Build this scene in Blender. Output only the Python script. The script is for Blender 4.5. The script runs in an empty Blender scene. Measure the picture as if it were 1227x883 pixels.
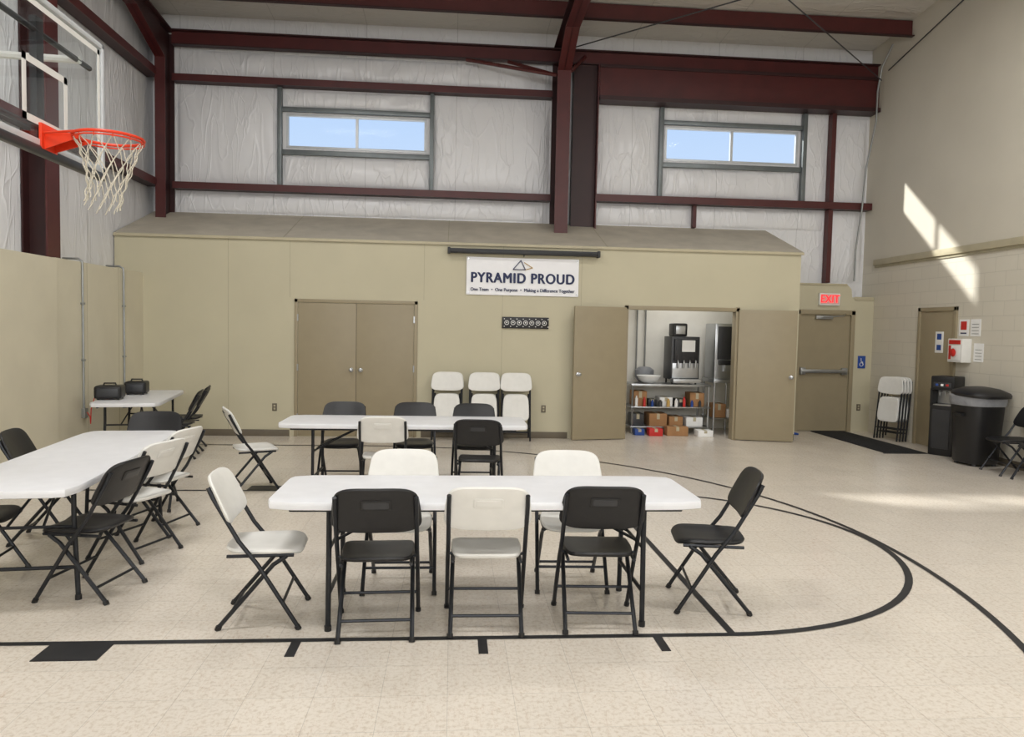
import bpy, bmesh, math, random
from mathutils import Vector, Matrix
random.seed(4)
SC=bpy.context.scene
COL=bpy.context.collection
pi=math.pi
# ---------------------------------------------------------------- materials
def lin(c):
    c=c/255.0
    return c/12.92 if c<=0.04045 else ((c+0.055)/1.055)**2.4
def rgb(t,k=1.0): return (min(1,lin(t[0])*k),min(1,lin(t[1])*k),min(1,lin(t[2])*k),1)
def base(name):
    m=bpy.data.materials.new(name); m.use_nodes=True
    nt=m.node_tree; b=nt.nodes["Principled BSDF"]
    return m,nt,b
def mat(name,c,rough=0.5,metal=0.0,var=0.06,scale=6.0,bump=0.0,bscale=40,stretch=(1,1,1),spec=0.5):
    m,nt,b=base(name); N=nt.nodes; L=nt.links
    tc=N.new("ShaderNodeTexCoord"); mp=N.new("ShaderNodeMapping"); mp.inputs["Scale"].default_value=stretch
    L.new(tc.outputs["Object"],mp.inputs[0])
    n=N.new("ShaderNodeTexNoise"); n.inputs["Scale"].default_value=scale; n.inputs["Detail"].default_value=4
    L.new(mp.outputs[0],n.inputs["Vector"])
    r=N.new("ShaderNodeValToRGB"); r.color_ramp.elements[0].position=0.3; r.color_ramp.elements[1].position=0.7
    r.color_ramp.elements[0].color=rgb(c,1-var); r.color_ramp.elements[1].color=rgb(c,1+var)
    L.new(n.outputs["Fac"],r.inputs[0]); L.new(r.outputs[0],b.inputs["Base Color"])
    b.inputs["Roughness"].default_value=rough; b.inputs["Metallic"].default_value=metal
    b.inputs["Specular IOR Level"].default_value=spec
    if bump:
        n2=N.new("ShaderNodeTexNoise"); n2.inputs["Scale"].default_value=bscale; n2.inputs["Detail"].default_value=3
        L.new(mp.outputs[0],n2.inputs["Vector"])
        bp=N.new("ShaderNodeBump"); bp.inputs["Strength"].default_value=bump; bp.inputs["Distance"].default_value=0.02
        L.new(n2.outputs["Fac"],bp.inputs["Height"]); L.new(bp.outputs[0],b.inputs["Normal"])
    return m
def emis(name,c,s):
    m,nt,b=base(name); b.inputs["Base Color"].default_value=rgb(c)
    b.inputs["Emission Color"].default_value=rgb(c); b.inputs["Emission Strength"].default_value=s
    return m
def glassmat(name,tint=(0.97,0.985,1,1),g=0.03):
    m=bpy.data.materials.new(name); m.use_nodes=True; nt=m.node_tree; nt.nodes.clear()
    N=nt.nodes; L=nt.links
    o=N.new("ShaderNodeOutputMaterial"); mx=N.new("ShaderNodeMixShader"); t=N.new("ShaderNodeBsdfTransparent")
    gl=N.new("ShaderNodeBsdfGlossy"); gl.inputs["Roughness"].default_value=0.03; t.inputs[0].default_value=tint
    mx.inputs[0].default_value=g
    L.new(t.outputs[0],mx.inputs[1]); L.new(gl.outputs[0],mx.inputs[2]); L.new(mx.outputs[0],o.inputs[0])
    return m
def insulation(name,axis='x',c=(230,230,232)):
    """white vinyl-faced insulation: smooth sheet with soft sags, a few diagonal pulls, seams every 1.5 m"""
    m,nt,b=base(name); N=nt.nodes; L=nt.links
    tc=N.new("ShaderNodeTexCoord"); mp=N.new("ShaderNodeMapping")
    mp.inputs["Scale"].default_value={'x':(1.0,1,0.45),'y':(1,1.0,0.35),'c':(0.4,1.2,1)}[axis]
    L.new(tc.outputs["Object"],mp.inputs[0])
    n1=N.new("ShaderNodeTexNoise"); n1.inputs["Scale"].default_value=1.8; n1.inputs["Detail"].default_value=2; n1.inputs["Distortion"].default_value=0.6
    L.new(mp.outputs[0],n1.inputs["Vector"])
    def folds(rot,sc):
        mp2=N.new("ShaderNodeMapping"); mp2.inputs["Rotation"].default_value=(0,rot,0) if axis=='x' else (rot,0,0)
        mp2.inputs["Scale"].default_value=sc
        L.new(tc.outputs["Object"],mp2.inputs[0])
        n2=N.new("ShaderNodeTexNoise"); n2.inputs["Scale"].default_value=1.1; n2.inputs["Detail"].default_value=1.5; n2.inputs["Distortion"].default_value=0.8
        L.new(mp2.outputs[0],n2.inputs["Vector"])
        # narrow creases only where the noise crosses its mid value
        r=N.new("ShaderNodeValToRGB"); e=r.color_ramp.elements
        e[0].position=0.47; e[0].color=(0,0,0,1); e[1].position=0.53; e[1].color=(0,0,0,1)
        k=e.new(0.5); k.color=(1,1,1,1)
        L.new(n2.outputs["Fac"],r.inputs[0])
        return r
    A={'x':(3.2,1,0.9),'y':(1,3.2,0.7),'c':(1,3,1)}[axis]
    f1=folds(0.8,A); f2=folds(-0.6,A)
    s1=N.new("ShaderNodeMath"); s1.operation='ADD'; L.new(f1.outputs[0],s1.inputs[0]); L.new(f2.outputs[0],s1.inputs[1])
    ad=N.new("ShaderNodeMath"); ad.operation='MULTIPLY_ADD'; ad.inputs[1].default_value=0.10
    L.new(s1.outputs[0],ad.inputs[0]); L.new(n1.outputs["Fac"],ad.inputs[2])
    bp=N.new("ShaderNodeBump"); bp.inputs["Strength"].default_value=0.55; bp.inputs["Distance"].default_value=0.09
    L.new(ad.outputs[0],bp.inputs["Height"]); L.new(bp.outputs[0],b.inputs["Normal"])
    sx=N.new("ShaderNodeSeparateXYZ"); L.new(tc.outputs["Object"],sx.inputs[0])
    md=N.new("ShaderNodeMath"); md.operation='PINGPONG'; md.inputs[1].default_value=0.76
    L.new(sx.outputs[{'x':0,'y':1,'c':0}[axis]],md.inputs[0])
    lt=N.new("ShaderNodeMath"); lt.operation='LESS_THAN'; lt.inputs[1].default_value=0.005
    L.new(md.outputs[0],lt.inputs[0])
    mx=N.new("ShaderNodeMix"); mx.data_type='RGBA'; L.new(lt.outputs[0],mx.inputs[0]); mx.inputs[6].default_value=rgb(c); mx.inputs[7].default_value=rgb(c,0.72)
    L.new(mx.outputs[2],b.inputs["Base Color"]); b.inputs["Roughness"].default_value=0.3
    return m
def floor_mat():
    m,nt,b=base("floor_tile"); N=nt.nodes; L=nt.links
    tc=N.new("ShaderNodeTexCoord")
    br=N.new("ShaderNodeTexBrick"); br.offset=0; br.squash=1
    br.inputs["Scale"].default_value=1; br.inputs["Brick Width"].default_value=0.305; br.inputs["Row Height"].default_value=0.305
    br.inputs["Mortar Size"].default_value=0.0012; br.inputs["Mortar Smooth"].default_value=0.2
    c=(219,211,199)
    br.inputs["Color1"].default_value=rgb(c,0.97); br.inputs["Color2"].default_value=rgb(c,1.02); br.inputs["Mortar"].default_value=rgb(c,0.68)
    L.new(tc.outputs["Object"],br.inputs["Vector"])
    n=N.new("ShaderNodeTexNoise"); n.inputs["Scale"].default_value=42; n.inputs["Detail"].default_value=6; n.inputs["Roughness"].default_value=0.7
    L.new(tc.outputs["Object"],n.inputs["Vector"])
    r=N.new("ShaderNodeValToRGB"); r.color_ramp.elements[0].position=0.36; r.color_ramp.elements[0].color=(0.68,0.61,0.53,1); r.color_ramp.elements[1].position=0.52; r.color_ramp.elements[1].color=(1,1,1,1)
    L.new(n.outputs["Fac"],r.inputs[0])
    mx=N.new("ShaderNodeMix"); mx.data_type='RGBA'; mx.blend_type='MULTIPLY'; mx.inputs[0].default_value=0.55
    L.new(br.outputs["Color"],mx.inputs[6]); L.new(r.outputs[0],mx.inputs[7])
    last=mx
    for (rot,sc,seed) in ((0.5,(9,1.6,1),0),(-0.7,(7,1.3,1),7)):
        mp=N.new("ShaderNodeMapping"); mp.inputs["Scale"].default_value=sc; mp.inputs["Rotation"].default_value=(0,0,rot); mp.inputs["Location"].default_value=(seed,seed,0)
        L.new(tc.outputs["Object"],mp.inputs[0])
        n3=N.new("ShaderNodeTexNoise"); n3.inputs["Scale"].default_value=1.3; n3.inputs["Detail"].default_value=8; n3.inputs["Distortion"].default_value=2.0
        L.new(mp.outputs[0],n3.inputs["Vector"])
        r3=N.new("ShaderNodeValToRGB"); e=r3.color_ramp.elements; e[0].position=0.498; e[0].color=(1,1,1,1); e[1].position=0.506; e[1].color=(1,1,1,1)
        k=r3.color_ramp.elements.new(0.502); k.color=(0.66,0.46,0.32,1)
        L.new(n3.outputs["Fac"],r3.inputs[0])
        mx2=N.new("ShaderNodeMix"); mx2.data_type='RGBA'; mx2.blend_type='MULTIPLY'; mx2.inputs[0].default_value=0.5
        L.new(last.outputs[2],mx2.inputs[6]); L.new(r3.outputs[0],mx2.inputs[7]); last=mx2
    L.new(last.outputs[2],b.inputs["Base Color"])
    n4=N.new("ShaderNodeTexNoise"); n4.inputs["Scale"].default_value=1.5; n4.inputs["Detail"].default_value=5
    L.new(tc.outputs["Object"],n4.inputs["Vector"])
    mr=N.new("ShaderNodeMapRange"); mr.inputs[3].default_value=0.14; mr.inputs[4].default_value=0.32
    L.new(n4.outputs["Fac"],mr.inputs[0]); L.new(mr.outputs[0],b.inputs["Roughness"])
    return m
def block_mat():
    m,nt,b=base("painted_block"); N=nt.nodes; L=nt.links
    tc=N.new("ShaderNodeTexCoord"); sx=N.new("ShaderNodeSeparateXYZ"); cb=N.new("ShaderNodeCombineXYZ")
    L.new(tc.outputs["Object"],sx.inputs[0]); L.new(sx.outputs[1],cb.inputs[0]); L.new(sx.outputs[2],cb.inputs[1])
    br=N.new("ShaderNodeTexBrick"); br.inputs["Scale"].default_value=1; br.inputs["Brick Width"].default_value=0.4; br.inputs["Row Height"].default_value=0.2
    br.inputs["Mortar Size"].default_value=0.005; br.inputs["Mortar Smooth"].default_value=0.5
    c=(210,204,189)
    br.inputs["Color1"].default_value=rgb(c,0.99); br.inputs["Color2"].default_value=rgb(c,1.01); br.inputs["Mortar"].default_value=rgb(c,0.86)
    L.new(cb.outputs[0],br.inputs["Vector"]); L.new(br.outputs["Color"],b.inputs["Base Color"])
    bp=N.new("ShaderNodeBump"); bp.invert=True; bp.inputs["Strength"].default_value=0.4; bp.inputs["Distance"].default_value=0.008
    L.new(br.outputs["Fac"],bp.inputs["Height"]); L.new(bp.outputs[0],b.inputs["Normal"]); b.inputs["Roughness"].default_value=0.5
    return m
M_floor=floor_mat(); M_block=block_mat()
M_insx=insulation("insulation_back",'x'); M_insy=insulation("insulation_side",'y'); M_insc=insulation("insulation_roof",'c',(206,202,195))
M_wall=mat("beige_paint",(194,187,161),0.6,var=0.03,scale=1.5)
M_wallr=mat("upper_beige_paint",(206,200,185),0.6,var=0.03,scale=1.2)
M_part=mat("partition_paint",(209,202,180),0.6,var=0.04,scale=2)
M_seam=mat("seam_shadow",(168,161,136),0.7)
M_tan=mat("tan_door_paint",(152,140,114),0.45,var=0.03)
M_trim=mat("beige_trim",(184,175,148),0.5)
M_base=mat("vinyl_baseboard",(104,95,80),0.5)
M_roofd=mat("plywood_roof_deck",(190,182,166),0.8,var=0.1,scale=3,bump=0.2)
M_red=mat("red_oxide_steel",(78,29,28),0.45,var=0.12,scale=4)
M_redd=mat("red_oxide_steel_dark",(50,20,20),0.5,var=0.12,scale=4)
M_grey=mat("galvanized_frame",(112,118,119),0.4,0.4,var=0.1)
M_alum=mat("window_aluminium",(205,208,210),0.35,0.2)
M_glass=glassmat("window_glass",g=0.0008); M_bglass=glassmat("backboard_glass",(0.95,0.97,0.97,1),g=0.08)
M_black=mat("black_plastic",(23,23,25),0.42,var=0.15,scale=20,bump=0.05,bscale=200)
M_white=mat("white_plastic",(228,227,222),0.45,var=0.03,scale=12)
M_tabtop=mat("table_white_plastic",(228,229,232),0.36,var=0.03,scale=9)
M_frame=mat("powder_coated_tube",(44,46,50),0.38,0.5,var=0.1)
M_tape=mat("black_floor_tape",(28,28,31),0.5,var=0.3,scale=10)
M_mat=mat("black_carpet",(24,25,27),0.95,var=0.3,scale=60,bump=0.4,bscale=200)
M_orange=mat("orange_rim",(226,62,28),0.4)
M_net=mat("net_cord",(206,200,184),0.8)
M_vinyl=mat("banner_vinyl",(242,242,244),0.45,var=0.02)
M_navy=mat("navy_print",(34,44,84),0.6); M_gold=mat("gold_print",(196,160,92),0.6)
M_steel=mat("stainless",(176,178,180),0.28,0.9,var=0.05)
M_card=mat("cardboard",(164,122,82),0.8,var=0.1)
M_redp=mat("red_plastic",(196,40,36),0.5); M_blue=mat("ada_blue",(34,72,150),0.5)
M_paper=mat("paper",(238,238,236),0.7,var=0.02)
M_dgrey=mat("dark_grey_plastic",(50,51,54),0.4)
M_bag=mat("grey_bin_liner",(140,142,147),0.4,var=0.1,scale=12,bump=0.3,bscale=30)
M_exit=emis("exit_red",(255,40,50),1.3)
M_inner=mat("storeroom_wall",(224,221,212),0.6,var=0.03)
M_conduit=mat("conduit",(150,152,150),0.4,0.6)
M_fillpanel=emis("fill_panel_glow",(255,252,246),2.0)  # glowing face of the added overhead fill panels
# ---------------------------------------------------------------- mesh builder
class MB:
    def __init__(s): s.bm=bmesh.new(); s.mats=[]
    def mi(s,m):
        if m not in s.mats: s.mats.append(m)
        return s.mats.index(m)
    def merge(s,b2,m,M=None):
        if M is not None: bmesh.ops.transform(b2,matrix=M,verts=b2.verts)
        i=s.mi(m); vm={}
        for v in b2.verts: vm[v]=s.bm.verts.new(v.co)
        for f in b2.faces:
            try:
                nf=s.bm.faces.new([vm[v] for v in f.verts]); nf.material_index=i
            except ValueError: pass
        b2.free()
    def box(s,lo,hi,m,bev=0,M=None,seg=2):
        b=bmesh.new(); bmesh.ops.create_cube(b,size=1)
        lo=Vector(lo);hi=Vector(hi);d=hi-lo;c=(hi+lo)/2
        for v in b.verts: v.co=Vector((v.co.x*d.x+c.x,v.co.y*d.y+c.y,v.co.z*d.z+c.z))
        if bev: bmesh.ops.bevel(b,geom=b.edges[:],offset=bev,segments=seg,affect='EDGES',profile=0.6)
        s.merge(b,m,M)
    def rings(s,rs,m,M=None,cap=True,closed_u=True):
        b=bmesh.new(); R=[[b.verts.new(p) for p in r] for r in rs]
        n=len(rs[0])
        for a,c in zip(R,R[1:]):
            for i in range(n if closed_u else n-1):
                j=(i+1)%n
                b.faces.new((a[i],a[j],c[j],c[i]))
        if cap:
            b.faces.new(R[0][::-1]); b.faces.new(R[-1])
        bmesh.ops.recalc_face_normals(b,faces=b.faces[:])
        s.merge(b,m,M)
    def tube(s,pts,r,m,seg=8,M=None,closed=False):
        P=[Vector(p) for p in pts]; n=len(P); rs=[]; prev=None
        for i,p in enumerate(P):
            if closed: t=(P[(i+1)%n]-P[i-1]).normalized()
            elif i==0: t=(P[1]-P[0]).normalized()
            elif i==n-1: t=(P[-1]-P[-2]).normalized()
            else: t=((P[i+1]-P[i]).normalized()+(P[i]-P[i-1]).normalized()).normalized()
            if prev is None:
                a=Vector((0,0,1)) if abs(t.z)<0.9 else Vector((1,0,0))
                nrm=t.cross(a).normalized()
            else: nrm=(prev-t*prev.dot(t)).normalized()
            prev=nrm; bn=t.cross(nrm)
            rr=r[i] if isinstance(r,(list,tuple)) else r
            rs.append([p+nrm*math.cos(2*pi*k/seg)*rr+bn*math.sin(2*pi*k/seg)*rr for k in range(seg)])
        if closed: rs.append(rs[0])
        s.rings(rs,m,M,cap=not closed)
    def lathe(s,prof,m,seg=24,c=(0,0,0),e=2.0,sx=1,sy=1,M=None):
        rs=[]
        for r,z in prof:
            ring=[]
            for k in range(seg):
                a=2*pi*k/seg; ca,sa=math.cos(a),math.sin(a)
                x=math.copysign(abs(ca)**(2/e),ca)*r*sx; y=math.copysign(abs(sa)**(2/e),sa)*r*sy
                ring.append(Vector((c[0]+x,c[1]+y,c[2]+z)))
            rs.append(ring)
        s.rings(rs,m,M)
    def pad(s,hw,hd,t,e,warp,m,dish=0.0,seg=40):
        prof=[(0.02,-t/2,0),(0.35,-t/2,0),(0.65,-t/2,0),(0.88,-t/2,0),(0.97,-t/2+t*.12,0),(1,0,0),(0.97,t/2-t*.12,0),(0.9,t/2,0),(0.65,t/2,dish*.6),(0.35,t/2,dish),(0.02,t/2,dish)]
        rs=[]
        for k,z,d in prof:
            ring=[]
            for i in range(seg):
                a=2*pi*i/seg; ca,sa=math.cos(a),math.sin(a)
                x=math.copysign(abs(ca)**(2/e),ca)*hw*k; y=math.copysign(abs(sa)**(2/e),sa)*hd*k
                ring.append(Vector(warp(x,y,z-d)))
            rs.append(ring)
        s.rings(rs,m)
    def poly(s,pts,ext,m,M=None):
        b=bmesh.new(); e=Vector(ext)
        A=[b.verts.new(p) for p in pts]; B=[b.verts.new(Vector(p)+e) for p in pts]; n=len(pts)
        b.faces.new(A); b.faces.new(B[::-1])
        for i in range(n): b.faces.new((A[i],B[i],B[(i+1)%n],A[(i+1)%n]))
        bmesh.ops.recalc_face_normals(b,faces=b.faces[:]); s.merge(b,m,M)
    def mesh(s,name,smooth=True):
        me=bpy.data.meshes.new(name); s.bm.to_mesh(me); s.bm.free()
        for m in s.mats: me.materials.append(m)
        if smooth and len(me.polygons):
            me.polygons.foreach_set("use_smooth",[True]*len(me.polygons))
            me.set_sharp_from_angle(angle=math.radians(38))
        return me
    def obj(s,name,loc=(0,0,0),rz=0,smooth=True,parent=None):
        return place(s.mesh(name,smooth),name,loc,rz,parent)
def place(me,name,loc=(0,0,0),rz=0,parent=None,rx=0):
    o=bpy.data.objects.new(name,me); COL.objects.link(o); o.location=loc; o.rotation_euler=(rx,0,rz)
    if parent: o.parent=parent
    return o
def simple(name,lo,hi,m,bev=0):
    b=MB(); b.box(lo,hi,m,bev); return b.obj(name)
# ---------------------------------------------------------------- room shell
simple("floor",(-5.2,-8.2,-0.12),(7.6,13.1,0),M_floor)
XL,XR,YB=-5.0,7.35,12.9
def roofz(y): return 6.74+(YB-y)*0.07
b=MB(); b.poly([(XL-.2,13.0,roofz(13.0)),(XL-.2,-8.2,roofz(-8.2)),(XL-.2,-8.2,roofz(-8.2)+.1),(XL-.2,13.0,roofz(13.0)+.1)],(XR-XL+.4,0,0),M_insc); b.obj("ceiling",smooth=False)
W1=(-2.84,-0.50,4.65,5.22); W2=(3.63,6.04,4.68,5.27)
b=MB()
y0,y1=YB,YB+.06
zt=6.8
b.box((XL-.2,y0,0),(XR+.2,y1,4.65),M_insx)
b.box((XL-.2,y0,4.65),(W1[0],y1,zt),M_insx); b.box((W1[0],y0,W1[3]),(W1[1],y1,zt),M_insx)
b.box((W1[1],y0,4.65),(W2[0],y1,zt),M_insx); b.box((W2[0],y0,W2[3]),(W2[1],y1,zt),M_insx); b.box((W2[0],y0,4.65),(W2[1],y1,4.68),M_insx)
b.box((W2[1],y0,4.65),(XR+.2,y1,zt),M_insx); b.obj("wall_back",smooth=False)
simple("wall_left",(XL-.2,-8.2,0),(XL,YB,8.4),M_insy)
simple("wall_front",(XL,-8.2,0),(XR,-8,8.6),M_wallr)
b=MB(); b.box((XR,-8.2,0),(XR+.2,YB,2.93),M_block); b.box((XR,-8.2,2.93),(XR+.2,YB,8.4),M_wallr); b.obj("wall_right",smooth=False)
b=MB(); b.box((XR-.05,-8,2.92),(XR,12.5,3.02),M_trim,.006); b.box((XR-.02,-8,2.88),(XR,12.5,2.92),M_seam); b.obj("trim_1")
simple("baseboard_right",(XR-.012,-8,0),(XR,10.3,.1),M_base)
def window(name,w,px0,px1,pz0,pz1):
    b=MB(); x0,x1,z0,z1=w; f=.04; ya,yb=YB-.01,YB+.05
    b.box((x0,ya,z0),(x1,yb,z0+f),M_alum,.004); b.box((x0,ya,z1-f),(x1,yb,z1),M_alum,.004)
    b.box((x0,ya,z0+f),(x0+f,yb,z1-f),M_alum); b.box((x1-f,ya,z0+f),(x1,yb,z1-f),M_alum)
    xm=(x0+x1)/2; b.box((xm-.022,ya,z0+f),(xm+.022,yb,z1-f),M_alum)
    b.box((x0+f,YB+.03,z0+f),(xm-.022,YB+.035,z1-f),M_glass); b.box((xm+.022,YB+.02,z0+f),(x1-f,YB+.025,z1-f),M_glass)
    for xx in (px0,px1): b.box((xx-.035,YB-.12,pz0),(xx+.035,YB-.01,pz1),M_grey,.004)
    b.box((px0+.035,YB-.09,z1+.02),(px1-.035,YB-.01,z1+.09),M_grey,.004)
    b.box((px0+.035,YB-.08,z0-.12),(px1-.035,YB-.01,z0-.04),M_grey,.004)
    b.obj(name)
window("window_1",W1,-2.93,-.41,4.0,5.62); window("window_2",W2,3.55,6.12,4.04,5.57)
def pillow(b,x0,x1,z0,z1,amp,seed):
    rnd=random.Random(seed); nx=max(8,int((x1-x0)/.05)); nz=16
    ph=[(rnd.uniform(2,10),rnd.uniform(-6,6),rnd.uniform(0,6.28)) for _ in range(6)]
    bb=bmesh.new(); g=[]
    for i in range(nx+1):
        col=[]
        for j in range(nz+1):
            u=i/nx; w=j/nz
            env=(math.sin(pi*u)**.35)*(math.sin(pi*w)**.5)
            rip=sum(math.sin(a*u*(x1-x0)+c*w+p) for a,c,p in ph)/6
            y=YB-.005-amp*env*(0.75+.32*rip)
            col.append(bb.verts.new((x0+(x1-x0)*u,y,z0+(z1-z0)*w)))
        g.append(col)
    for i in range(nx):
        for j in range(nz): bb.faces.new((g[i][j],g[i+1][j],g[i+1][j+1],g[i][j+1]))
    b.merge(bb,M_insx)
b=MB()
pillow(b,-4.6,-2.97,4.02,5.6,.10,1); pillow(b,-2.89,-.45,4.02,4.52,.10,2); pillow(b,-.37,1.6,4.02,5.6,.10,3)
pillow(b,-2.89,-.45,5.33,5.6,.06,9); pillow(b,2.4,3.5,4.04,5.55,.09,4); pillow(b,3.6,6.07,4.04,4.55,.10,5); pillow(b,6.17,6.55,4.04,5.55,.05,6); pillow(b,6.67,7.3,4.04,5.55,.08,7)
pillow(b,-4.6,1.6,5.75,6.18,.09,8); pillow(b,-4.6,1.6,3.55,3.87,.06,10); pillow(b,2.4,4.12,3.55,3.9,.06,11);pillow(b,4.22,6.55,3.55,3.9,.06,13); pillow(b,6.67,7.3,2.65,3.9,.07,12)
b.obj("insulation_facing")
# ---------------------------------------------------------------- steel
def zgirt(name,x0,x1,z0,z1):
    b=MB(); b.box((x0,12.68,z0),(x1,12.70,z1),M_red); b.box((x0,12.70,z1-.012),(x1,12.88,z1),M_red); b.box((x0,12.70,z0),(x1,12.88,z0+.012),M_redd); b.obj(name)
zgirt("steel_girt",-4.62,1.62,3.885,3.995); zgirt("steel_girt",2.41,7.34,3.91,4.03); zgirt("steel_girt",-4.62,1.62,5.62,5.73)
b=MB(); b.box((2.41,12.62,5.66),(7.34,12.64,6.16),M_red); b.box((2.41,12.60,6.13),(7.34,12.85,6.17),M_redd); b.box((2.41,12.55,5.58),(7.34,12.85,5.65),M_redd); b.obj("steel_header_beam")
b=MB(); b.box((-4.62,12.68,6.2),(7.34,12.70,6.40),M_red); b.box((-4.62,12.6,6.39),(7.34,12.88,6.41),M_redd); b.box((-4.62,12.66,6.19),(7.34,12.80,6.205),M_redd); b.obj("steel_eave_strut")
for i in range(9):
    y=11.75-i*1.5; z=roofz(y)-.02
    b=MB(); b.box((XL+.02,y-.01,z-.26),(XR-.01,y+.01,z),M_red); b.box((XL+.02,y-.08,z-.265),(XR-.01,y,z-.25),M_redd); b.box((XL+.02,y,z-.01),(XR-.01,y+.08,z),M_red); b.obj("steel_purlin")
def frame(x,w,ycf,zbot):
    b=MB(); h=w/2
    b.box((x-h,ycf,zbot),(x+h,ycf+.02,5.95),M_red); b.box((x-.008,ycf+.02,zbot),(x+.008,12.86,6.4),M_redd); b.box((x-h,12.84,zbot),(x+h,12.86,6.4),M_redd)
    ys=[ycf+.02,11.4,10.0,-8.0]; zs=[5.9,6.28,roofz(10)-.62,roofz(-8)-.62]
    for (ya,za),(yb,zb) in zip(zip(ys,zs),list(zip(ys,zs))[1:]):
        b.poly([(x-h,ya,za),(x-h,yb,zb),(x-h,yb,zb+.02),(x-h,ya,za+.02)],(w,0,0),M_red)
        b.poly([(x-.008,ya,za),(x-.008,yb,zb),(x-.008,yb,roofz(yb)-.29),(x-.008,ya,roofz(ya)-.29)],(.016,0,0),M_redd)
    b.poly([(x-h,12.86,roofz(12.86)-.31),(x-h,-8,roofz(-8)-.31),(x-h,-8,roofz(-8)-.29),(x-h,12.86,roofz(12.86)-.29)],(w,0,0),M_redd)
    return b
frame(1.74,.22,12.2,0).obj("steel_rigid_frame")
b=MB(); b.box((1.98,12.72,0),(2.40,12.74,6.19),M_redd); b.box((1.98,12.74,0),(2.0,12.88,6.19),M_redd); b.box((2.38,12.6,0),(2.40,12.88,6.19),M_red); b.obj("steel_column")
frame(-4.72,.16,12.45,0).obj("steel_rigid_frame")
for yy in (9.2,5.4,1.6):
    b=MB(); b.box((-4.72,yy-.14,0),(-4.70,yy+.14,roofz(yy)-.3),M_red); b.box((-4.98,yy-.008,0),(-4.72,yy+.008,roofz(yy)-.3),M_redd); b.box((-4.99,yy-.14,0),(-4.97,yy+.14,roofz(yy)-.3),M_redd); b.obj("steel_column")
for z in (3.94,5.68):
    b=MB(); b.box((-4.80,-8,z-.06),(-4.78,12.6,z+.06),M_red); b.box((-4.98,-8,z+.05),(-4.80,12.6,z+.06),M_red); b.box((-4.98,-8,z-.06),(-4.80,12.6,z-.05),M_redd); b.obj("steel_girt")
b=MB(); b.box((6.57,12.72,2.62),(6.65,12.86,3.90),M_red); b.box((6.57,12.72,4.04),(6.65,12.86,5.57),M_red); b.obj("steel_post")
simple("steel_post",(4.14,12.76,3.52),(4.20,12.86,3.9),M_red)
b=MB(); b.tube([(.15,12.66,6.16),(1.62,12.25,5.84)],.030,M_red,6); b.tube([(.85,12.66,6.16),(1.62,12.25,5.84)],.030,M_red,6); b.tube([(1.85,12.2,5.9),(2.15,12.66,6.3)],.030,M_red,6); b.obj("steel_flange_brace")
b=MB(); b.tube([(1.86,12.3,6.3),(7.25,8.2,6.75)],.010,M_dgrey,6); b.tube([(7.3,12.5,6.1),(2.0,8.4,6.8)],.010,M_dgrey,6); b.tube([(7.3,12.3,6.2),(7.3,9.2,6.85)],.010,M_dgrey,6); b.obj("bracing_cable")
b=MB(); b.tube([(7.30,12.2,6.6),(7.27,12.45,6.3),(7.24,12.5,5.9),(7.24,12.5,5.4),(7.15,12.6,4.6),(7.12,12.62,3.9),(7.05,12.64,3.2),(7.05,12.64,2.65)],.016,M_conduit,8); b.obj("electrical_conduit")
# ---------------------------------------------------------------- storage building
YF=11.4
b=MB()
b.box((-4.98,YF,0),(2.69,YF+.12,2.96),M_wall); b.box((2.69,YF,2.05),(4.47,YF+.12,2.96),M_wall); b.box((4.47,YF,0),(5.47,YF+.12,2.96),M_wall)
for x in (-3.35,-2.45,-.45,.75,1.97):
    b.box((x-.003,YF-.0015,2.1 if -2.5<x<-.4 else .1),(x+.003,YF,2.95),M_seam)
b.obj("wall_storeroom",smooth=False)
b=MB(); b.poly([(5.37,YF+.12,0),(5.37,12.88,0),(5.37,12.88,3.48),(5.37,YF+.12,3.0)],(.1,0,0),M_wall); b.obj("wall_storeroom_side")
b=MB(); b.poly([(-4.98,YF-.03,2.96),(-4.98,YF-.03,2.985),(-4.98,12.88,3.525),(-4.98,12.88,3.49)],(10.48,0,0),M_roofd)
for x in (-2.55,-.1,2.35): b.poly([(x,YF-.03,2.986),(x,12.88,3.526),(x,12.88,3.528),(x,YF-.03,2.988)],(.012,0,0),M_seam)
b.box((-4.98,YF-.035,2.945),(5.5,YF-.025,2.985),M_trim); b.obj("roof_deck")
b=MB()
for (xa,xb) in ((-4.55,-2.45),(-.47,1.8),(5.38,5.46)): b.box((xa,YF-.012,0),(xb,YF,.1),M_base,.002)
b.obj("baseboard_back")
b=MB(); b.box((1.5,12.78,0),(5.37,12.88,3.3),M_inner); b.obj("wall_storeroom_back",smooth=False)
simple("wall_storeroom_left",(2.2,YF+.12,0),(2.3,12.78,2.95),M_inner)
b=MB(); b.box((2.3,YF+.12,2.6),(5.37,12.78,2.65),M_inner); b.obj("ceiling_storeroom")
b=MB()
for x in (2.98,3.20,3.35): b.tube([(x,12.74,1.0),(x,12.74,2.55)],.014,M_conduit)
b.obj("pipe_run")
def knobat(b,M): b.lathe([(.03,0),(.032,.012),(.012,.02),(.012,.045),(.027,.055),(.027,.075),(.012,.085)],M_steel,16,M=M)
b=MB()
b.box((-2.38,YF-.02,0),(-2.33,YF+.01,2.08),M_tan,.004); b.box((-.59,YF-.02,0),(-.54,YF+.01,2.08),M_tan,.004); b.box((-2.38,YF-.02,2.03),(-.54,YF+.01,2.08),M_tan,.004)
b.box((-2.325,YF-.012,.01),(-1.464,YF+.01,2.025),M_tan,.003); b.box((-1.456,YF-.012,.01),(-.595,YF+.01,2.025),M_tan,.003)
b.box((-1.464,YF-.004,.01),(-1.456,YF+.01,2.025),M_base)
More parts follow.
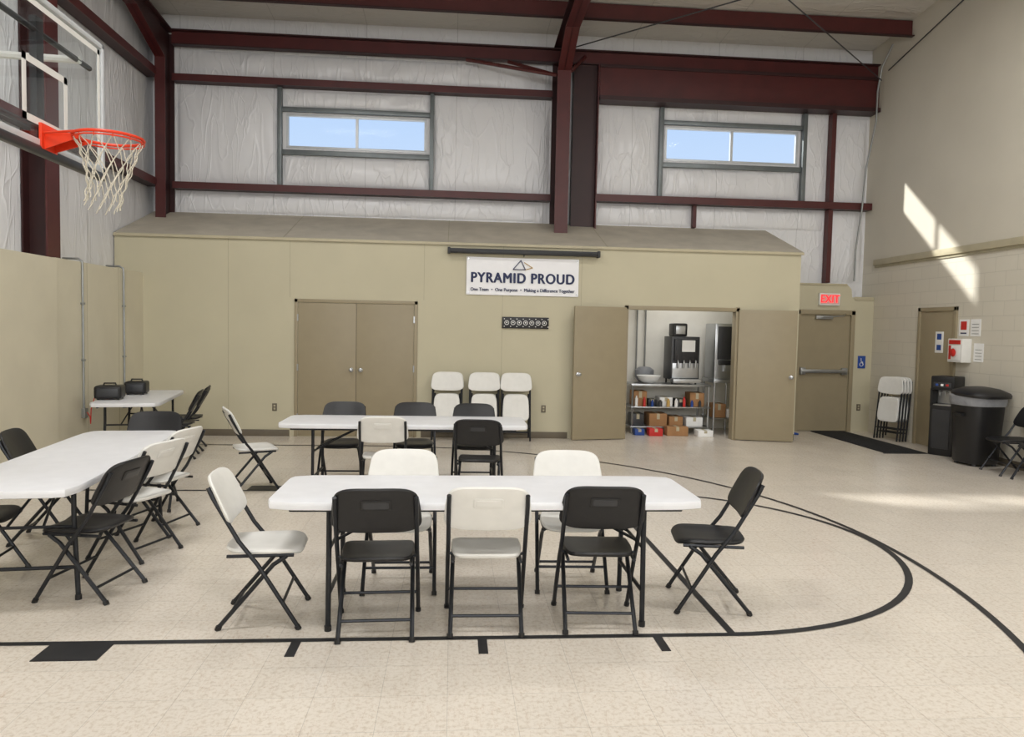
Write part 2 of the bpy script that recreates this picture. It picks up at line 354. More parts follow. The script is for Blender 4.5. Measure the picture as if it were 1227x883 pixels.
for x in (-1.53,-1.39): knobat(b,Matrix.Translation((x,YF-.012,1.02))@Matrix.Rotation(pi/2,4,'X'))
for z in (.3,1.05,1.8):
    for x in (-2.33,-.592): b.box((x-.01,YF-.022,z-.05),(x+.01,YF-.01,z+.05),M_steel)
b.obj("door_1")
b=MB()
b.box((2.66,YF-.02,0),(2.72,YF+.14,2.1),M_tan,.004); b.box((4.44,YF-.02,0),(4.50,YF+.14,2.1),M_tan,.004); b.box((2.66,YF-.02,2.03),(4.50,YF+.14,2.09),M_tan,.004)
def leaf(b,hx,ang,sgn,W=.885):
    M=Matrix.Translation((hx,YF-.03,0))@Matrix.Rotation(ang,4,'Z')
    b.box((0,-.022,.012) if sgn>0 else (-W,-.022,.012),(W,.022,2.06) if sgn>0 else (0,.022,2.06),M_tan,.003,M=M)
    kx=(W-.07) if sgn>0 else -(W-.07)
    for s in (0,1):
        knobat(b,M@Matrix.Translation((kx,-.022 if s==0 else .022,1.02))@Matrix.Rotation(pi/2 if s==0 else -pi/2,4,'X'))
leaf(b,2.68,math.radians(12),-1,.86); leaf(b,4.48,math.radians(-12),1)
b.obj("door_2")
b=MB(); X0,X1,Ya,Yb=2.95,4.30,12.0,12.6
for x in (X0+.03,X1-.03):
    for y in (Ya+.03,Yb-.03): b.tube([(x,y,0),(x,y,.80)],.018,M_steel,8)
b.box((X0,Ya,.79),(X1,Yb,.825),M_steel,.005)
for z in (.10,.43): b.box((X0,Ya,z),(X1,Yb,z+.02),M_steel,.004)
b.obj("storage_shelf")
def cbox(lo,hi,m=M_card,name="cardboard_box"):
    b=MB(); b.box(lo,hi,m,.006); cx=(lo[0]+hi[0])/2
    b.box((cx-.025,lo[1]-.0015,lo[2]+(hi[2]-lo[2])*.55),(cx+.025,lo[1],hi[2]-.004),M_trim); b.box((cx-.025,lo[1],hi[2]),(cx+.025,hi[1],hi[2]+.0015),M_trim); b.obj(name)
cbox((3.28,12.05,.121),(3.58,12.4,.33)); cbox((3.62,12.05,.121),(3.85,12.4,.28)); cbox((3.92,12.08,.121),(4.2,12.4,.27),M_paper,"storage_bin")
cbox((3.02,12.1,.451),(3.24,12.4,.70)); cbox((3.28,12.15,.451),(3.42,12.4,.56),M_dgrey,"storage_bin"); cbox((3.46,12.1,.451),(3.68,12.4,.60),M_paper,"storage_bin"); cbox((3.74,12.12,.451),(3.92,12.4,.57),M_dgrey,"storage_bin"); cbox((3.98,12.1,.451),(4.22,12.4,.68))
cbox((3.0,12.1,.121),(3.2,12.4,.32),M_dgrey,"storage_bin")
cbox((4.37,12.1,.271),(4.6,12.4,.5)); cbox((4.62,12.1,.271),(4.78,12.4,.42),M_paper,"storage_bin")
cbox((3.2,11.72,.0),(3.42,11.92,.12),M_redp,"storage_bin"); cbox((4.0,11.7,.0),(4.25,11.92,.10),M_paper,"storage_bin"); cbox((3.5,11.75,.0),(3.85,11.95,.15)); cbox((2.98,11.8,.0),(3.14,11.95,.1),M_blue,"storage_bin")
b=MB()
rnd=random.Random(8)
for k in range(9):
    x=3.05+k*.135; r=.022+rnd.random()*.012; hgt=.09+rnd.random()*.09
    b.lathe([(r,0),(r,hgt*.75),(r*.5,hgt*.85),(r*.5,hgt),(r*.1,hgt)],[M_paper,M_redp,M_blue,M_dgrey,M_gold][k%5],12,c=(x,12.045,.451))
b.obj("shelf_bottles")
b=MB(); b.lathe([(.08,0),(.16,.05),(.2,.12),(.205,.13),(.19,.125),(.15,.06),(.07,.02)],M_paper,28,c=(3.30,12.25,.826)); b.obj("mixing_bowl")
b=MB(); b.lathe([(.10,0),(.17,.08),(.17,.2),(.1,.25),(.03,.26)],M_bag,24,c=(3.32,12.62,.826),sy=.5); b.obj("covered_pot")
b=MB(); b.box((3.62,12.05,.90),(4.10,12.5,1.62),M_dgrey,.015); b.box((3.64,12.04,.93),(4.08,12.05,1.18),M_steel,.004); b.box((3.66,12.0,1.22),(4.06,12.06,1.58),M_black,.01); b.box((3.78,11.99,1.37),(4.0,12.0,1.56),M_paper)
b.box((3.62,11.9,.86),(4.10,12.1,.92),M_steel,.01)
for x in (3.72,3.82,3.92,4.02): b.tube([(x,12.02,1.24),(x,11.99,1.2),(x,11.99,1.1)],.014,M_steel)
b.box((3.66,12.1,1.62),(3.9,12.4,1.84),M_black,.03); b.box((3.70,12.09,1.66),(3.86,12.1,1.8),M_steel,.01)
for x in (3.66,4.06): b.tube([(x,12.1,.826),(x,12.1,.9)],.015,M_black); b.tube([(x,12.45,.826),(x,12.45,.9)],.015,M_black)
b.obj("coffee_dispenser")
b=MB(); b.box((4.36,12.05,.92),(4.78,12.55,1.85),M_steel,.015); b.box((4.40,12.04,1.25),(4.74,12.05,1.8),M_dgrey,.004); b.box((4.42,12.0,1.16),(4.72,12.06,1.24),M_black,.01); b.box((4.50,11.98,1.05),(4.64,12.06,1.16),M_steel,.01)
b.box((4.34,12.0,.86),(4.80,12.6,.92),M_steel,.006)
for x in (4.37,4.77):
    for y in (12.04,12.56): b.tube([(x,y,0),(x,y,.87)],.018,M_steel)
b.box((4.34,12.0,.25),(4.80,12.6,.27),M_steel); b.obj("ice_machine")
b=MB(); b.box((-.08,YF-.12,2.82),(2.21,YF-.04,2.895),M_black,.015); b.box((-.10,YF-.13,2.81),(-.06,YF,2.905),M_black,.005); b.box((2.19,YF-.13,2.81),(2.23,YF,2.905),M_black,.005); b.tube([(1.06,YF-.08,2.82),(1.06,YF-.08,2.79)],.008,M_black); b.obj("projector_screen_case")
def text(name,body,size,x,z,y,m,parent=None,off=0.0,sx=1.0,rot=(pi/2,0,0),sp=1.0):
    cu=bpy.data.curves.new(name,"FONT"); cu.body=body; cu.size=size; cu.align_x='CENTER'; cu.align_y='CENTER'; cu.extrude=.0012; cu.offset=off; cu.space_character=sp
    t=bpy.data.objects.new(name,cu); COL.objects.link(t); bpy.context.view_layer.update()
    me=bpy.data.meshes.new_from_object(t.evaluated_get(bpy.context.evaluated_depsgraph_get())); bpy.data.objects.remove(t)
    me.materials.clear(); me.materials.append(m)
    o=bpy.data.objects.new(name,me); COL.objects.link(o); o.location=(x,y,z); o.rotation_euler=rot; o.scale=(sx,1,1)
    if parent: o.parent=parent
    return o
b=MB(); bb=bmesh.new(); g=[]
for i in range(41):
    col=[]
    for j in range(13):
        u=i/40;w=j/12; x=.19+1.73*u; z=2.205+.575*w+ (-.006*math.sin(pi*u) if j==12 else 0)
        y=YF-.018-.006*math.sin(9*u+2*w)*math.sin(pi*w)
        col.append(bb.verts.new((x,y,z)))
    g.append(col)
for i in range(40):
    for j in range(12): bb.faces.new((g[i][j],g[i+1][j],g[i+1][j+1],g[i][j+1]))
b.merge(bb,M_vinyl)
for x in (.22,1.89):
    for z in (2.235,2.75): b.tube([(x,YF-.03,z),(x,YF,z)],.012,M_steel)
def tri(b,A,B,w,m): b.tube([(A[0],YF-.03,A[1]),(B[0],YF-.03,B[1])],w,m,6)
tri(b,(.90,2.60),(1.02,2.74),.007,M_navy); tri(b,(1.02,2.74),(1.09,2.60),.007,M_navy); tri(b,(1.09,2.60),(.90,2.60),.007,M_navy); tri(b,(1.09,2.60),(1.20,2.63),.006,M_gold); tri(b,(1.20,2.63),(1.07,2.71),.006,M_gold)
ban=b.obj("banner")
for k,(dx,dz) in enumerate(((-.008,0),(.008,0),(-.003,.004),(.003,-.004),(0,0))):
    text("headline" if k==0 else "headline_weight","PYRAMID PROUD",.215,1.055+dx,2.46+dz,YF-.029-.0003*k,M_navy,ban,0,.87,sp=1.12)
for dx in (-.002,.002): text("tagline","One Team  \u2022  One Purpose  \u2022  Making a Difference Together",.072,1.055+dx,2.285,YF-.028-dx*.1,M_navy,ban,0,.90)
b=MB(); b.box((.75,YF-.03,1.70),(1.47,YF,1.875),M_black,.004)
for k in range(7):
    x=.82+k*.0967
    pts=[(x+.032*math.cos(a*pi/8),YF-.032,1.787+.032*math.sin(a*pi/8)) for a in range(16)]
    b.tube(pts,.005,M_paper,5,closed=True); b.tube([(x,YF-.034,1.79),(x,YF-.03,1.79)],.012,M_paper,8)
for z in (1.73,1.845):
    for k in range(8): b.box((.775+k*.0967,YF-.033,z-.006),(.79+k*.0967,YF-.03,z+.006),M_paper)
b.obj("decorative_wall_plaque")
def outlet(x,y,z):
    b=MB()
    b.box((x-.035,y-.008,z-.057),(x+.035,y,z+.057),M_base,.003)
    for dz in (-.022,.022): b.box((x-.014,y-.010,z+dz-.014),(x+.014,y-.007,z+dz+.014),M_trim,.002)
    b.obj("wall_outlet")
outlet(-2.67,YF,.44); outlet(1.42,YF,.46); outlet(7.15,12.5,.43)
# ---------------------------------------------------------------- left partition
b=MB()
b.box((-4.68,8.98,0),(-4.58,YF,2.41),M_part); b.box((-4.68,-6,0),(-4.545,8.95,2.40),M_part,.004); b.box((-4.68,8.94,0),(-4.575,8.99,2.40),M_seam)
for y in (9.72,10.6): b.box((-4.58,y-.004,0.1),(-4.578,y+.004,2.41),M_seam)
b.box((-4.98,-6,2.36),(-4.68,YF,2.38),M_part)
b.obj("wall_partition",smooth=False)
simple("baseboard_left",(-4.545,-6,0),(-4.535,8.95,.1),M_base)
for y in (9.58,10.73):
    b=MB(); b.tube([(-4.565,y,.6 if y<10 else .5),(-4.565,y,2.36),(-4.575,y+.01,2.42),(-4.62,y,2.45),(-4.8,y,2.45)],.013,M_conduit,8)
    for z in (1.2,1.9): b.box((-4.58,y-.03,z-.012),(-4.55,y+.03,z+.012),M_conduit)
    b.box((-4.58,y-.04,.48),(-4.535,y+.04,.60),M_conduit,.003)
    b.obj("electrical_conduit")
b=MB(); b.tube([(-4.53,9.58,.55),(-4.49,9.57,.5),(-4.45,9.5,.42),(-4.42,9.45,.6),(-4.38,9.45,.74),(-4.33,9.5,.765),(-4.25,9.6,.765)],.006,M_redp,6); b.obj("extension_cord")
# ---------------------------------------------------------------- vestibule + exit door
YV=12.5
b=MB()
b.poly([(5.48,YV,0),(6.01,YV,0),(6.01,YV,2.05),(6.94,YV,2.05),(6.94,YV,0),(7.35,YV,0),(7.35,YV,2.36),(6.95,YV,2.36),(6.93,YV,2.5),(6.85,YV,2.585),(5.48,YV,2.585)],(0,.35,0),M_wall)
b.obj("wall_vestibule",smooth=False)
b=MB(); b.box((6.99,YV-.015,2.31),(7.34,YV,2.37),M_trim,.003); b.box((5.5,YV-.02,2.56),(6.84,YV,2.59),M_trim,.003); b.obj("trim_2")
b=MB()
for x in (5.95,6.94): b.box((x,YV-.03,0),(x+.07,YV+.06,2.12),M_tan,.004)
b.box((5.95,YV-.03,2.05),(7.01,YV+.06,2.13),M_tan,.004); b.box((6.02,YV+.02,.01),(6.94,YV+.06,2.05),M_tan)
b.box((6.06,YV-.06,1.03),(6.88,YV-.0,1.09),M_steel,.01); b.box((6.05,YV-.05,1.0),(6.14,YV+.02,1.12),M_steel,.01); b.box((6.8,YV-.05,1.0),(6.9,YV+.02,1.12),M_steel,.01)
b.box((6.3,YV-.04,1.97),(6.6,YV+.02,2.03),M_steel,.006); b.tube([(6.4,YV-.04,2.0),(6.75,YV-.12,2.03),(6.85,YV,2.07)],.01,M_steel,6)
b.obj("door_3")
b=MB(); b.box((6.33,YV-.06,2.21),(6.70,YV,2.42),M_paper,.008); b.box((6.35,YV-.063,2.23),(6.68,YV-.058,2.40),mat("exit_face",(222,178,172),.4))
ex=b.obj("exit_sign")
for dx in (-.004,.004): text("exit_letters","EXIT",.19,6.515+dx,2.315,YV-.066-dx*.1,M_exit,ex,0,.88)
b=MB(); b.box((7.10,YV-.008,1.12),(7.24,YV,1.34),M_blue,.003); pts=[(7.165+.03*math.cos(a*pi/8),YV-.01,1.19+.03*math.sin(a*pi/8)) for a in range(16)]
b.tube(pts,.005,M_paper,5,closed=True); b.tube([(7.155,YV-.01,1.30),(7.16,YV-.01,1.24),(7.185,YV-.01,1.235),(7.2,YV-.01,1.18)],.006,M_paper,5); b.obj("accessibility_sign")
b=MB(); b.box((6.27,10.2,0),(6.90,12.45,.012),M_mat,.004); b.box((6.24,10.17,0),(6.90,10.2,.008),M_black); b.obj("door_mat")
b=MB(); b.pad(.13,.12,.03,2.6,lambda x,y,z:(x,y,z+.016+.006*math.sin(x*40)),M_blue); b.obj("floor_cloth",(5.74,12.1,0))
# ---------------------------------------------------------------- right wall door and fixtures
X=XR
b=MB()
for y in (10.33,11.17): b.box((X-.03,y-.03,0),(X+.01,y+.03,2.15),M_tan,.004)
b.box((X-.03,10.30,2.09),(X+.01,11.20,2.15),M_tan,.004); b.box((X-.012,10.36,.01),(X+.01,11.14,2.09),M_tan,.003)
b.box((X-.02,10.43,.95),(X-.01,10.47,1.12),M_steel,.003); b.tube([(X-.012,10.45,1.02),(X-.06,10.45,1.02),(X-.06,10.55,1.02)],.01,M_steel,8)
b.obj("door_4")
b=MB(); b.box((X-.02,10.58,1.46),(X-.012,10.76,1.78),M_paper,.001); b.box((X-.022,10.62,1.66),(X-.019,10.72,1.75),M_blue); b.box((X-.022,10.62,1.50),(X-.019,10.72,1.58),M_blue); b.obj("door_sign")
b=MB(); b.box((X-.15,9.98,1.34),(X,10.28,1.68),M_white,.01); b.box((X-.155,10.01,1.37),(X-.149,10.25,1.58),M_paper,.004); b.lathe([(.03,0),(.06,.02),(.03,.04)],M_redp,16,M=Matrix.Translation((X-.155,10.13,1.48))@Matrix.Rotation(-pi/2,4,'Y')); b.box((X-.156,10.01,1.60),(X-.149,10.25,1.66),M_redp)
b.box((X-.157,10.2,1.38),(X-.149,10.25,1.58),M_redp); b.obj("defibrillator_cabinet")
b=MB(); b.box((X-.006,10.06,1.72),(X,10.26,1.96),M_paper); b.box((X-.01,10.10,1.81),(X-.005,10.22,1.93),M_redp); b.box((X-.01,10.10,1.75),(X-.005,10.22,1.77),M_navy); b.obj("first_aid_sign")
def notice(y0,y1,z0,z1):
    b=MB(); b.box((X-.006,y0,z0),(X,y1,z1),M_paper); n=int((z1-z0)/.045)
    for k in range(n-1): b.box((X-.008,y0+.03,z0+.03+k*.045),(X-.005,y1-.03,z0+.038+k*.045),M_conduit)
    b.obj("wall_notice")
notice(9.82,10.02,1.72,1.96); notice(9.74,9.93,1.36,1.62)
b=MB(); b.box((-.16,-.17,.0),(.16,.17,.72),M_black,.015); b.box((-.16,-.17,.94),(.16,.17,1.14),M_black,.02); b.box((-.16,0.02,.70),(.16,.17,.96),M_black,.005); b.box((-.16,-.17,.70),(-.135,.04,.96),M_black); b.box((.135,-.17,.70),(.16,.04,.96),M_black)
b.box((-.12,-.178,.1),(.12,-.168,.66),M_dgrey,.004); b.box((-.12,-.178,.98),(.12,-.168,1.05),M_dgrey,.003); b.box((-.13,.0,.74),(.13,.022,.94),M_steel)
for x,mm in ((-.07,M_blue),(0,M_paper),(.07,M_redp)):
    b.tube([(x,0.01,.91),(x,-.08,.91),(x,-.08,.86)],.012,M_steel); b.box((x-.018,-.184,1.0),(x+.018,-.176,1.03),mm,.003)
b.box((-.12,-.16,.72),(.12,-.0,.735),M_steel)
b.obj("water_cooler",(7.12,10.12,0),-pi/2+.55)
b=MB()
b.lathe([(.22,.03),(.235,.05),(.275,.80),(.29,.88),(.29,.92),(.28,.92)],M_black,40,e=3.0)
b.lathe([(.284,.80),(.292,.82),(.298,.85),(.300,.90),(.305,.93),(.3,.94)],M_bag,40,e=3.0)
b.lathe([(.31,.925),(.315,.96),(.30,.985),(.2,1.03),(.08,1.05),(.02,1.05)],M_black,40,e=2.8,M=Matrix.Rotation(.05,4,'X'))
for s in (-1,1): b.box((s*.29-.03,-.08,.66),(s*.29+.03,.08,.695),M_black,.01)
for sx in (-.15,.15):
    for sy in (-.15,.15): b.lathe([(.03,0),(.03,.03)],M_dgrey,12,c=(sx,sy,0.0))
b.obj("trash_can",(7.02,9.36,0),.12)
# ---------------------------------------------------------------- chairs
def chair_mesh(m,name):
    b=MB()
    for s in (-1,1):
        b.tube([(s*.212,-.262,.80),(s*.214,-.235,.74),(s*.216,-.10,.50),(s*.22,.0,.37),(s*.226,.22,.012)],.0125,M_frame,8)
        b.tube([(s*.19,.15,.405),(s*.192,.08,.36),(s*.197,-.215,.012)],.0125,M_frame,8)
        b.tube([(s*.187,-.17,.41),(s*.187,.19,.41)],.010,M_frame,6)
        b.tube([(s*.226,.212,.022),(s*.226,.224,0)],.017,M_black,8); b.tube([(s*.197,-.208,.022),(s*.197,-.218,0)],.017,M_black,8)
        b.tube([(s*.185,-.05,.41),(s*.222,-.05,.43)],.008,M_frame,6)
    b.tube([(-.196,-.145,.095),(.196,-.145,.095)],.009,M_frame,8)
    b.tube([(-.224,.135,.15),(.224,.135,.15)],.009,M_frame,8)
    b.tube([(-.19,.15,.405),(.19,.15,.405)],.009,M_frame,8)
    def ws(x,y,z):
        yy=y+.02; k=1-.10*max(0,-y/.21)
        return (x*k,yy,.434+z-(.022*max(0,(y-.12)/.09)**2)+.012*max(0,(-y-.12)/.09)**2)
    b.pad(.203,.212,.030,5,ws,m,dish=.012)
    th=math.radians(27)
    def wb(u,v,w):
        k=1-.07*(v/.14); y=-.205-v*math.sin(th)*1.0+w*math.cos(th)+.55*u*u-.02; z=.718+v*math.cos(th)*1.05+w*math.sin(th)
        return (u*k,y,z)
    b.pad(.236,.142,.024,4.6,wb,m)
    b.pad(.085,.032,.006,8,lambda u,v,w:wb(u,v+.045,-.0135+w),m)
    b.pad(.070,.020,.003,8,lambda u,v,w:wb(u,v+.045,-.0165+w),M_dgrey if m is M_black else m)
    return b.mesh(name)
CB=chair_mesh(M_black,"folding_chair_black"); CW=chair_mesh(M_white,"folding_chair_white")
def chair(k,x,y,rot):
    place(CB if k=='b' else CW,"folding_chair",(x,y,0),math.radians(rot))
chair('b',-.40,4.15,2); chair('w',.21,4.20,-1); chair('b',.86,4.22,-3)
chair('w',-1.07,4.34,-86); chair('b',1.63,4.48,80)
chair('w',-.32,4.86,180); chair('w',.80,4.86,178)
chair('w',-.66,7.26,3); chair('b',.27,7.12,-6); chair('b',-1.18,8.06,180); chair('b',-.40,8.08,182); chair('b',.24,8.02,178); chair('w',-2.02,7.72,-66)
chair('b',-2.22,4.76,80); chair('w',-2.28,5.55,70); chair('w',-2.36,6.18,76); chair('b',-3.06,4.98,-83); chair('b',-3.10,5.95,-80); chair('b',-2.75,6.95,186)
chair('b',-3.42,9.55,102); chair('b',-3.52,10.15,102)
chair('b',7.0,8.72,80); chair('b',6.98,8.14,92)
def folded_mesh(m,name):
    b=MB()
    for s in (-1,1):
        b.tube([(s*.212,0,.98),(s*.216,0,.5),(s*.22,0,.01)],.0125,M_frame,8); b.tube([(s*.192,.03,.72),(s*.195,.03,.06)],.0125,M_frame,8)
    b.tube([(-.195,.03,.14),(.195,.03,.14)],.009,M_frame,8); b.tube([(-.216,0,.2),(.216,0,.2)],.009,M_frame,8)
    b.pad(.236,.142,.024,4.6,lambda u,v,w:(u*(1-.07*v/.14),-.012-w-.35*u*u+.02,.90+v),m)
    b.pad(.198,.205,.030,5,lambda u,v,w:(u*(1-.05*v/.2),-.004-w,.51+v),m,dish=.012)
    return b.mesh(name)
FW=folded_mesh(M_white,"folded_chair")
for x in (-.08,.48,.96):
    for k in range(2): place(FW,"folded_chair",(x+.01*k,11.02+.075*k,0),math.radians(random.uniform(-3,3)),rx=math.radians(-11))
for k in range(4): place(FW,"folded_chair",(7.19-.05*k,11.47,0)).rotation_euler=(math.radians(-5),0,-pi/2+.30)
# ---------------------------------------------------------------- tables
def table_mesh(Ln,name):
    b=MB(); hl=Ln/2; hw=.38
    seg=64; e=14
    prof=[(0.01,-.02),(.93,-.02),(.975,-.022),(.995,-.018),(1,0),(.997,.016),(.99,.022),(.97,.0235),(.5,.0235),(.01,.0235)]
    rs=[]
    for k,z in prof:
        ring=[]
        for i in range(seg):
            a=2*pi*(i+.5)/seg; ca,sa=math.cos(a),math.sin(a)
            mm=(abs(ca)**e+abs(sa)**e)**(-1/e); inset=(1-k)*hw if k>.9 else None
            if inset is not None: x=ca*mm*(hl-inset); y=sa*mm*(hw-inset)
            else: x=ca*mm*hl*k; y=sa*mm*hw*k
            ring.append(Vector((x,y,.718+z)))
        rs.append(ring)
    b.rings(rs,M_tabtop)
    for s in (-1,1):
        b.tube([(-hl+.12,s*.30,.685),(hl-.12,s*.30,.685)],.014,M_frame,8)
        for t in (-1,1):
            x=t*(hl-.33)
            b.tube([(x,s*.27,.69),(x,s*.27,.5),(x,s*.29,.012)],.0155,M_frame,8); b.tube([(x,s*.29,.03),(x,s*.29,0)],.02,M_black,8)
    for t in (-1,1):
        x=t*(hl-.33)
        b.tube([(x,-.29,.69),(x,.29,.69)],.014,M_frame,8); b.tube([(x,-.282,.20),(x,.282,.20)],.012,M_frame,8)
        b.tube([(x,-.1,.45),(x-t*.45,-.04,.68)],.009,M_frame,6); b.tube([(x,.1,.45),(x-t*.45,.04,.68)],.009,M_frame,6); b.tube([(x,-.275,.45),(x,.275,.45)],.010,M_frame,8)
    return b.mesh(name)
T8=table_mesh(2.44,"folding_table"); T6=table_mesh(1.83,"folding_table_short")
place(T8,"folding_table",(.22,4.40,0),math.radians(.3)); place(T8,"folding_table",(-.46,7.60,0),0); place(T8,"folding_table",(-2.63,5.48,0),math.radians(96)); place(T6,"folding_table",(-3.96,9.78,0),math.radians(100))
for (x,y,w) in ((-4.15,9.35,.30),(-4.12,10.05,.26)):
    b=MB(); b.box((-w/2,-.14,0.012),(w/2,.14,.17),M_black,.035,seg=3); b.box((-w/2+.03,-.146,.04),(w/2-.03,-.138,.14),M_dgrey,.01); b.tube([(-.07,0,.165),(-.06,0,.195),(.06,0,.195),(.07,0,.165)],.01,M_black)
    for sx in (-1,1):
        for sy in (-1,1): b.lathe([(.015,0),(.015,.02)],M_dgrey,8,c=(sx*(w/2-.04),sy*.1,0))
    b.obj("portable_speaker",(x,y,.742),.2)
# ---------------------------------------------------------------- court lines
def strip(b,pts,w,z=.0025):
    P=[Vector((p[0],p[1],0)) for p in pts]; bb=bmesh.new(); prev=None
    for i,p in enumerate(P):
        t=(P[min(i+1,len(P)-1)]-P[max(i-1,0)]).normalized(); n=Vector((-t.y,t.x,0))*w/2
        a=bb.verts.new((p.x+n.x,p.y+n.y,z)); c=bb.verts.new((p.x-n.x,p.y-n.y,z))
        if prev: bb.faces.new((prev[0],prev[1],c,a))
        prev=(a,c)
    bmesh.ops.recalc_face_normals(bb,faces=bb.faces[:]); b.merge(bb,M_tape)
b=MB()
strip(b,[(-4.5,3.98),(1.62,3.98)],.045); strip(b,[(-4.5,7.64),(1.62,7.64)],.045); strip(b,[(1.6,3.98),(1.6,7.64)],.045,.0029)
strip(b,[(1.6+1.88*math.sin(a*pi/48),5.81-1.83*math.cos(a*pi/48)) for a in range(49)],.05,.0033)
arc=[(-4.5,10.53)]
for a in range(81):
    th=a*pi/80; dy=4.72*math.cos(th); r=4.72+(.024*dy*dy if dy<0 else 0)
    arc.append((-1.2+r*math.sin(th),5.81+r*math.cos(th)))
arc.append((-4.5,arc[-1][1]))
strip(b,arc,.045,.0037)
b.box((-2.07,3.77,.0),(-1.75,3.96,.004),M_tape); b.box((-2.07,7.66,.0),(-1.75,7.86,.004),M_tape)
for x in (-.81,.185,1.16):
    b.box((x-.025,3.78,0),(x+.025,3.96,.004),M_tape); b.box((x-.025,7.66,0),(x+.025,7.84,.004),M_tape)
b.obj("court_line_marking",smooth=False)
# ---------------------------------------------------------------- basketball hoop
b=MB(); BX=-3.02; ya,yb,za,zb=4.90,6.71,2.95,4.03
b.box((BX-.006,ya+.03,za+.03),(BX+.006,yb-.03,zb-.03),M_bglass)
for (lo,hi) in (((BX-.03,ya,za),(BX+.02,yb,za+.05)),((BX-.03,ya,zb-.04),(BX+.02,yb,zb)),((BX-.03,ya,za),(BX+.02,ya+.04,zb)),((BX-.03,yb-.04,za),(BX+.02,yb,zb))): b.box(lo,hi,M_alum,.006)
b.box((BX-.04,ya-.01,za-.06),(BX+.03,yb+.01,za+.005),M_dgrey,.02,seg=3)
for (lo,hi) in (((5.505,3.10),(5.555,3.56)),((6.065,3.10),(6.115,3.56)),((5.505,3.51),(6.115,3.56)),((5.505,3.10),(6.115,3.15))): b.box((BX+.006,lo[0],lo[1]),(BX+.009,hi[0],hi[1]),M_white)
for (lo,hi) in (((ya+.06,za+.06),(ya+.1,zb-.06)),((yb-.1,za+.06),(yb-.06,zb-.06)),((ya+.06,zb-.1),(yb-.06,zb-.06))): b.box((BX+.006,lo[0],lo[1]),(BX+.009,hi[0],hi[1]),M_white)
cx,cy,cz=-2.57,5.81,3.05
b.tube([(cx+.235*math.cos(a*pi/20),cy+.235*math.sin(a*pi/20),cz) for a in range(40)],.0115,M_orange,8,closed=True)
b.tube([(cx+.237*math.cos(a*pi/20),cy+.237*math.sin(a*pi/20),cz-.024) for a in range(40)],.006,M_orange,6,closed=True)
b.box((BX+.01,cy-.11,cz-.12),(BX+.03,cy+.11,cz+.07),M_orange,.004); b.box((BX+.02,cy-.07,cz-.012),(cx-.21,cy+.07,cz+.012),M_orange,.004)
for s in (-1,1): b.poly([(BX+.03,cy+s*.07,cz),(cx-.16,cy+s*.09,cz),(cx-.16,cy+s*.09,cz-.02),(BX+.03,cy+s*.07,cz-.11)],(0,.006,0),M_orange); b.tube([(BX+.03,cy+s*.09,cz),(cx-.1,cy+s*.20,cz)],.009,M_orange,6)
n=12
def rr(t): return .228-.110*min(1,t*1.35)**.8+.012*max(0,t-.7)
for k in range(n):
    a0=2*pi*k/n
    b.tube([(cx+.235*math.cos(a0),cy+.235*math.sin(a0),cz-.005),(cx+.232*math.cos(a0),cy+.232*math.sin(a0),cz-.035)],.004,M_orange,5)
    for s in (-1,1):
        pts=[]
        for i in range(25):
            t=i/24; a=a0+s*t*2*pi/n*2.5; r=rr(t)+.006*math.sin(t*2*pi*5)
            pts.append((cx+r*math.cos(a)-.05*t*t,cy+r*math.sin(a),cz-.02-(.48+.05*math.sin(a0+1))*t))
        b.tube(pts,.0038,M_net,5)
b.tube([(BX-.03,5.2,3.8),(-4.78,5.2,3.85)],.03,M_white,8); b.tube([(BX-.03,6.4,3.8),(-4.78,6.4,3.85)],.03,M_white,8); b.tube([(BX-.03,5.2,3.1),(-4.78,5.2,3.85)],.022,M_white,8); b.tube([(BX-.03,6.4,3.1),(-4.78,6.4,3.85)],.022,M_white,8)
b.tube([(BX-.05,4.95,3.1),(BX-.05,6.6,3.1)],.022,M_dgrey,8); b.tube([(BX-.05,4.95,3.8),(BX-.05,6.6,3.8)],.022,M_dgrey,8); b.box((BX-.08,5.76,2.95),(BX-.03,5.86,3.9),M_dgrey,.004)
b.obj("basketball_hoop")
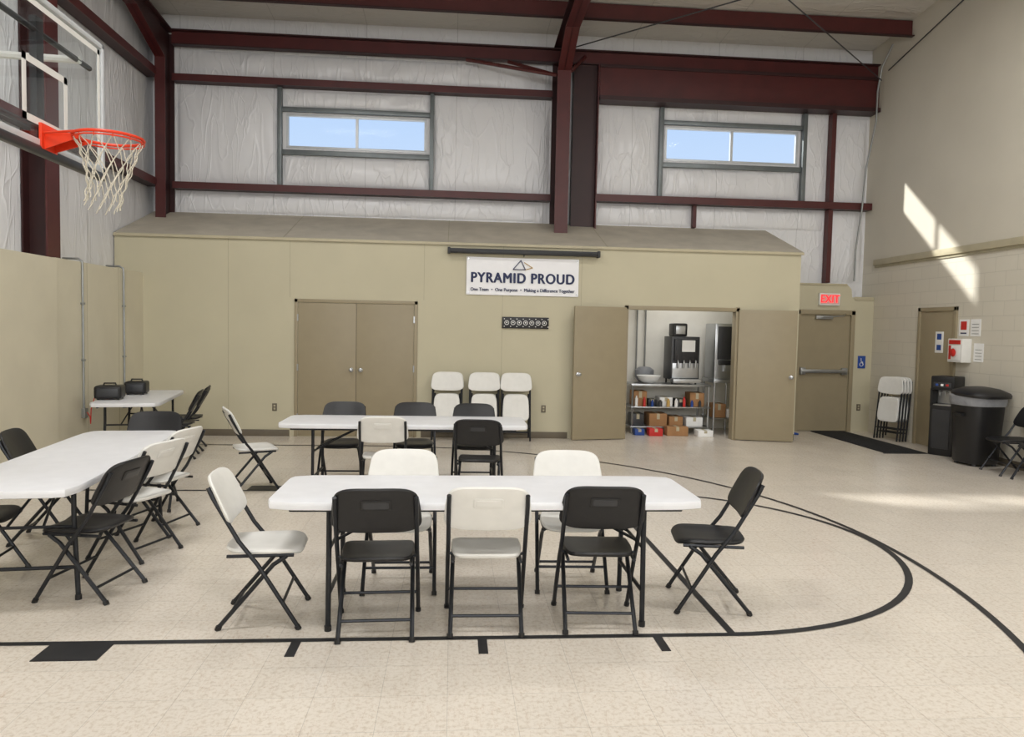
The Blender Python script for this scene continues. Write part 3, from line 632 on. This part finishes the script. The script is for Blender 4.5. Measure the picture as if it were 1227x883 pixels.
# ---------------------------------------------------------------- lights
def area(name,loc,rot,sx,sy,e,c=(1,.99,.975)):
    l=bpy.data.lights.new(name,"AREA"); l.shape='RECTANGLE'; l.size=sx; l.size_y=sy; l.energy=e; l.color=c
    o=bpy.data.objects.new(name,l); COL.objects.link(o); o.location=loc; o.rotation_euler=rot; return o
for (x,y,e) in ((-2.3,7.3,95),(4.7,7.3,95),(-2.3,3.0,135),(4.7,3.0,135),(1.2,-2.0,175)):  # unseen panels hung out of view, added to brighten the room
    z=roofz(y)-.75
    b=MB(); b.box((x-.9,y-.35,z+.02),(x+.9,y+.35,z+.10),M_white,.01); b.box((x-.86,y-.31,z+.012),(x+.86,y+.31,z+.02),M_fillpanel)
    for dx in (-.7,.7): b.tube([(x+dx,y,z+.1),(x+dx,y,roofz(y)-.02)],.006,M_dgrey,5)
    o=b.obj("fill_panel_housing"); a=area("overhead_fill",(x,y,z-.005),(0,0,0),1.7,.6,e); a.parent=o
area("front_fill",(1.2,-7.5,4.2),(pi/2,0,0),9,2.5,540,(.96,.98,1))  # added fill behind the camera for the vertical surfaces; no window here
area("storeroom_fill",(3.9,12.1,2.58),(0,0,0),1.2,.3,12)  # unseen light without a fixture, added to brighten the storeroom
s=bpy.data.lights.new("sun","SUN"); s.energy=6.5; s.angle=.03; s.color=(1,.96,.88); so=bpy.data.objects.new("sun",s); COL.objects.link(so)
so.rotation_euler=Vector((1,-.81,-.70)).to_track_quat('-Z','Y').to_euler(); so.location=(-8,20,12)
w=bpy.data.worlds.new("world"); SC.world=w; w.use_nodes=True; N=w.node_tree.nodes; L=w.node_tree.links
bg=N["Background"]; tc=N.new("ShaderNodeTexCoord"); sx=N.new("ShaderNodeSeparateXYZ"); L.new(tc.outputs["Generated"],sx.inputs[0])
r=N.new("ShaderNodeValToRGB"); r.color_ramp.elements[0].color=rgb((218,230,244)); r.color_ramp.elements[1].color=rgb((120,172,230)); r.color_ramp.elements[0].position=0.0; r.color_ramp.elements[1].position=0.6
L.new(sx.outputs[2],r.inputs[0]); L.new(r.outputs[0],bg.inputs[0]); bg.inputs[1].default_value=1.15
# ---------------------------------------------------------------- camera
f=888.0; h=1.7
a=math.radians(4.6);p=math.radians(3.1);rl=math.radians(1.15)
F=Vector((math.sin(a)*math.cos(p),math.cos(a)*math.cos(p),-math.sin(p))); R0=Vector((math.cos(a),-math.sin(a),0)); U0=R0.cross(F)
R=R0*math.cos(rl)+U0*math.sin(rl); U=U0*math.cos(rl)-R0*math.sin(rl)
cd=bpy.data.cameras.new("camera"); co=bpy.data.objects.new("camera",cd); COL.objects.link(co); SC.camera=co
co.matrix_world=Matrix(((R.x,U.x,-F.x,0),(R.y,U.y,-F.y,0),(R.z,U.z,-F.z,h),(0,0,0,1)))
cd.sensor_width=36; cd.lens=f*36/1227; cd.clip_start=.05
SC.view_settings.view_transform='Standard'
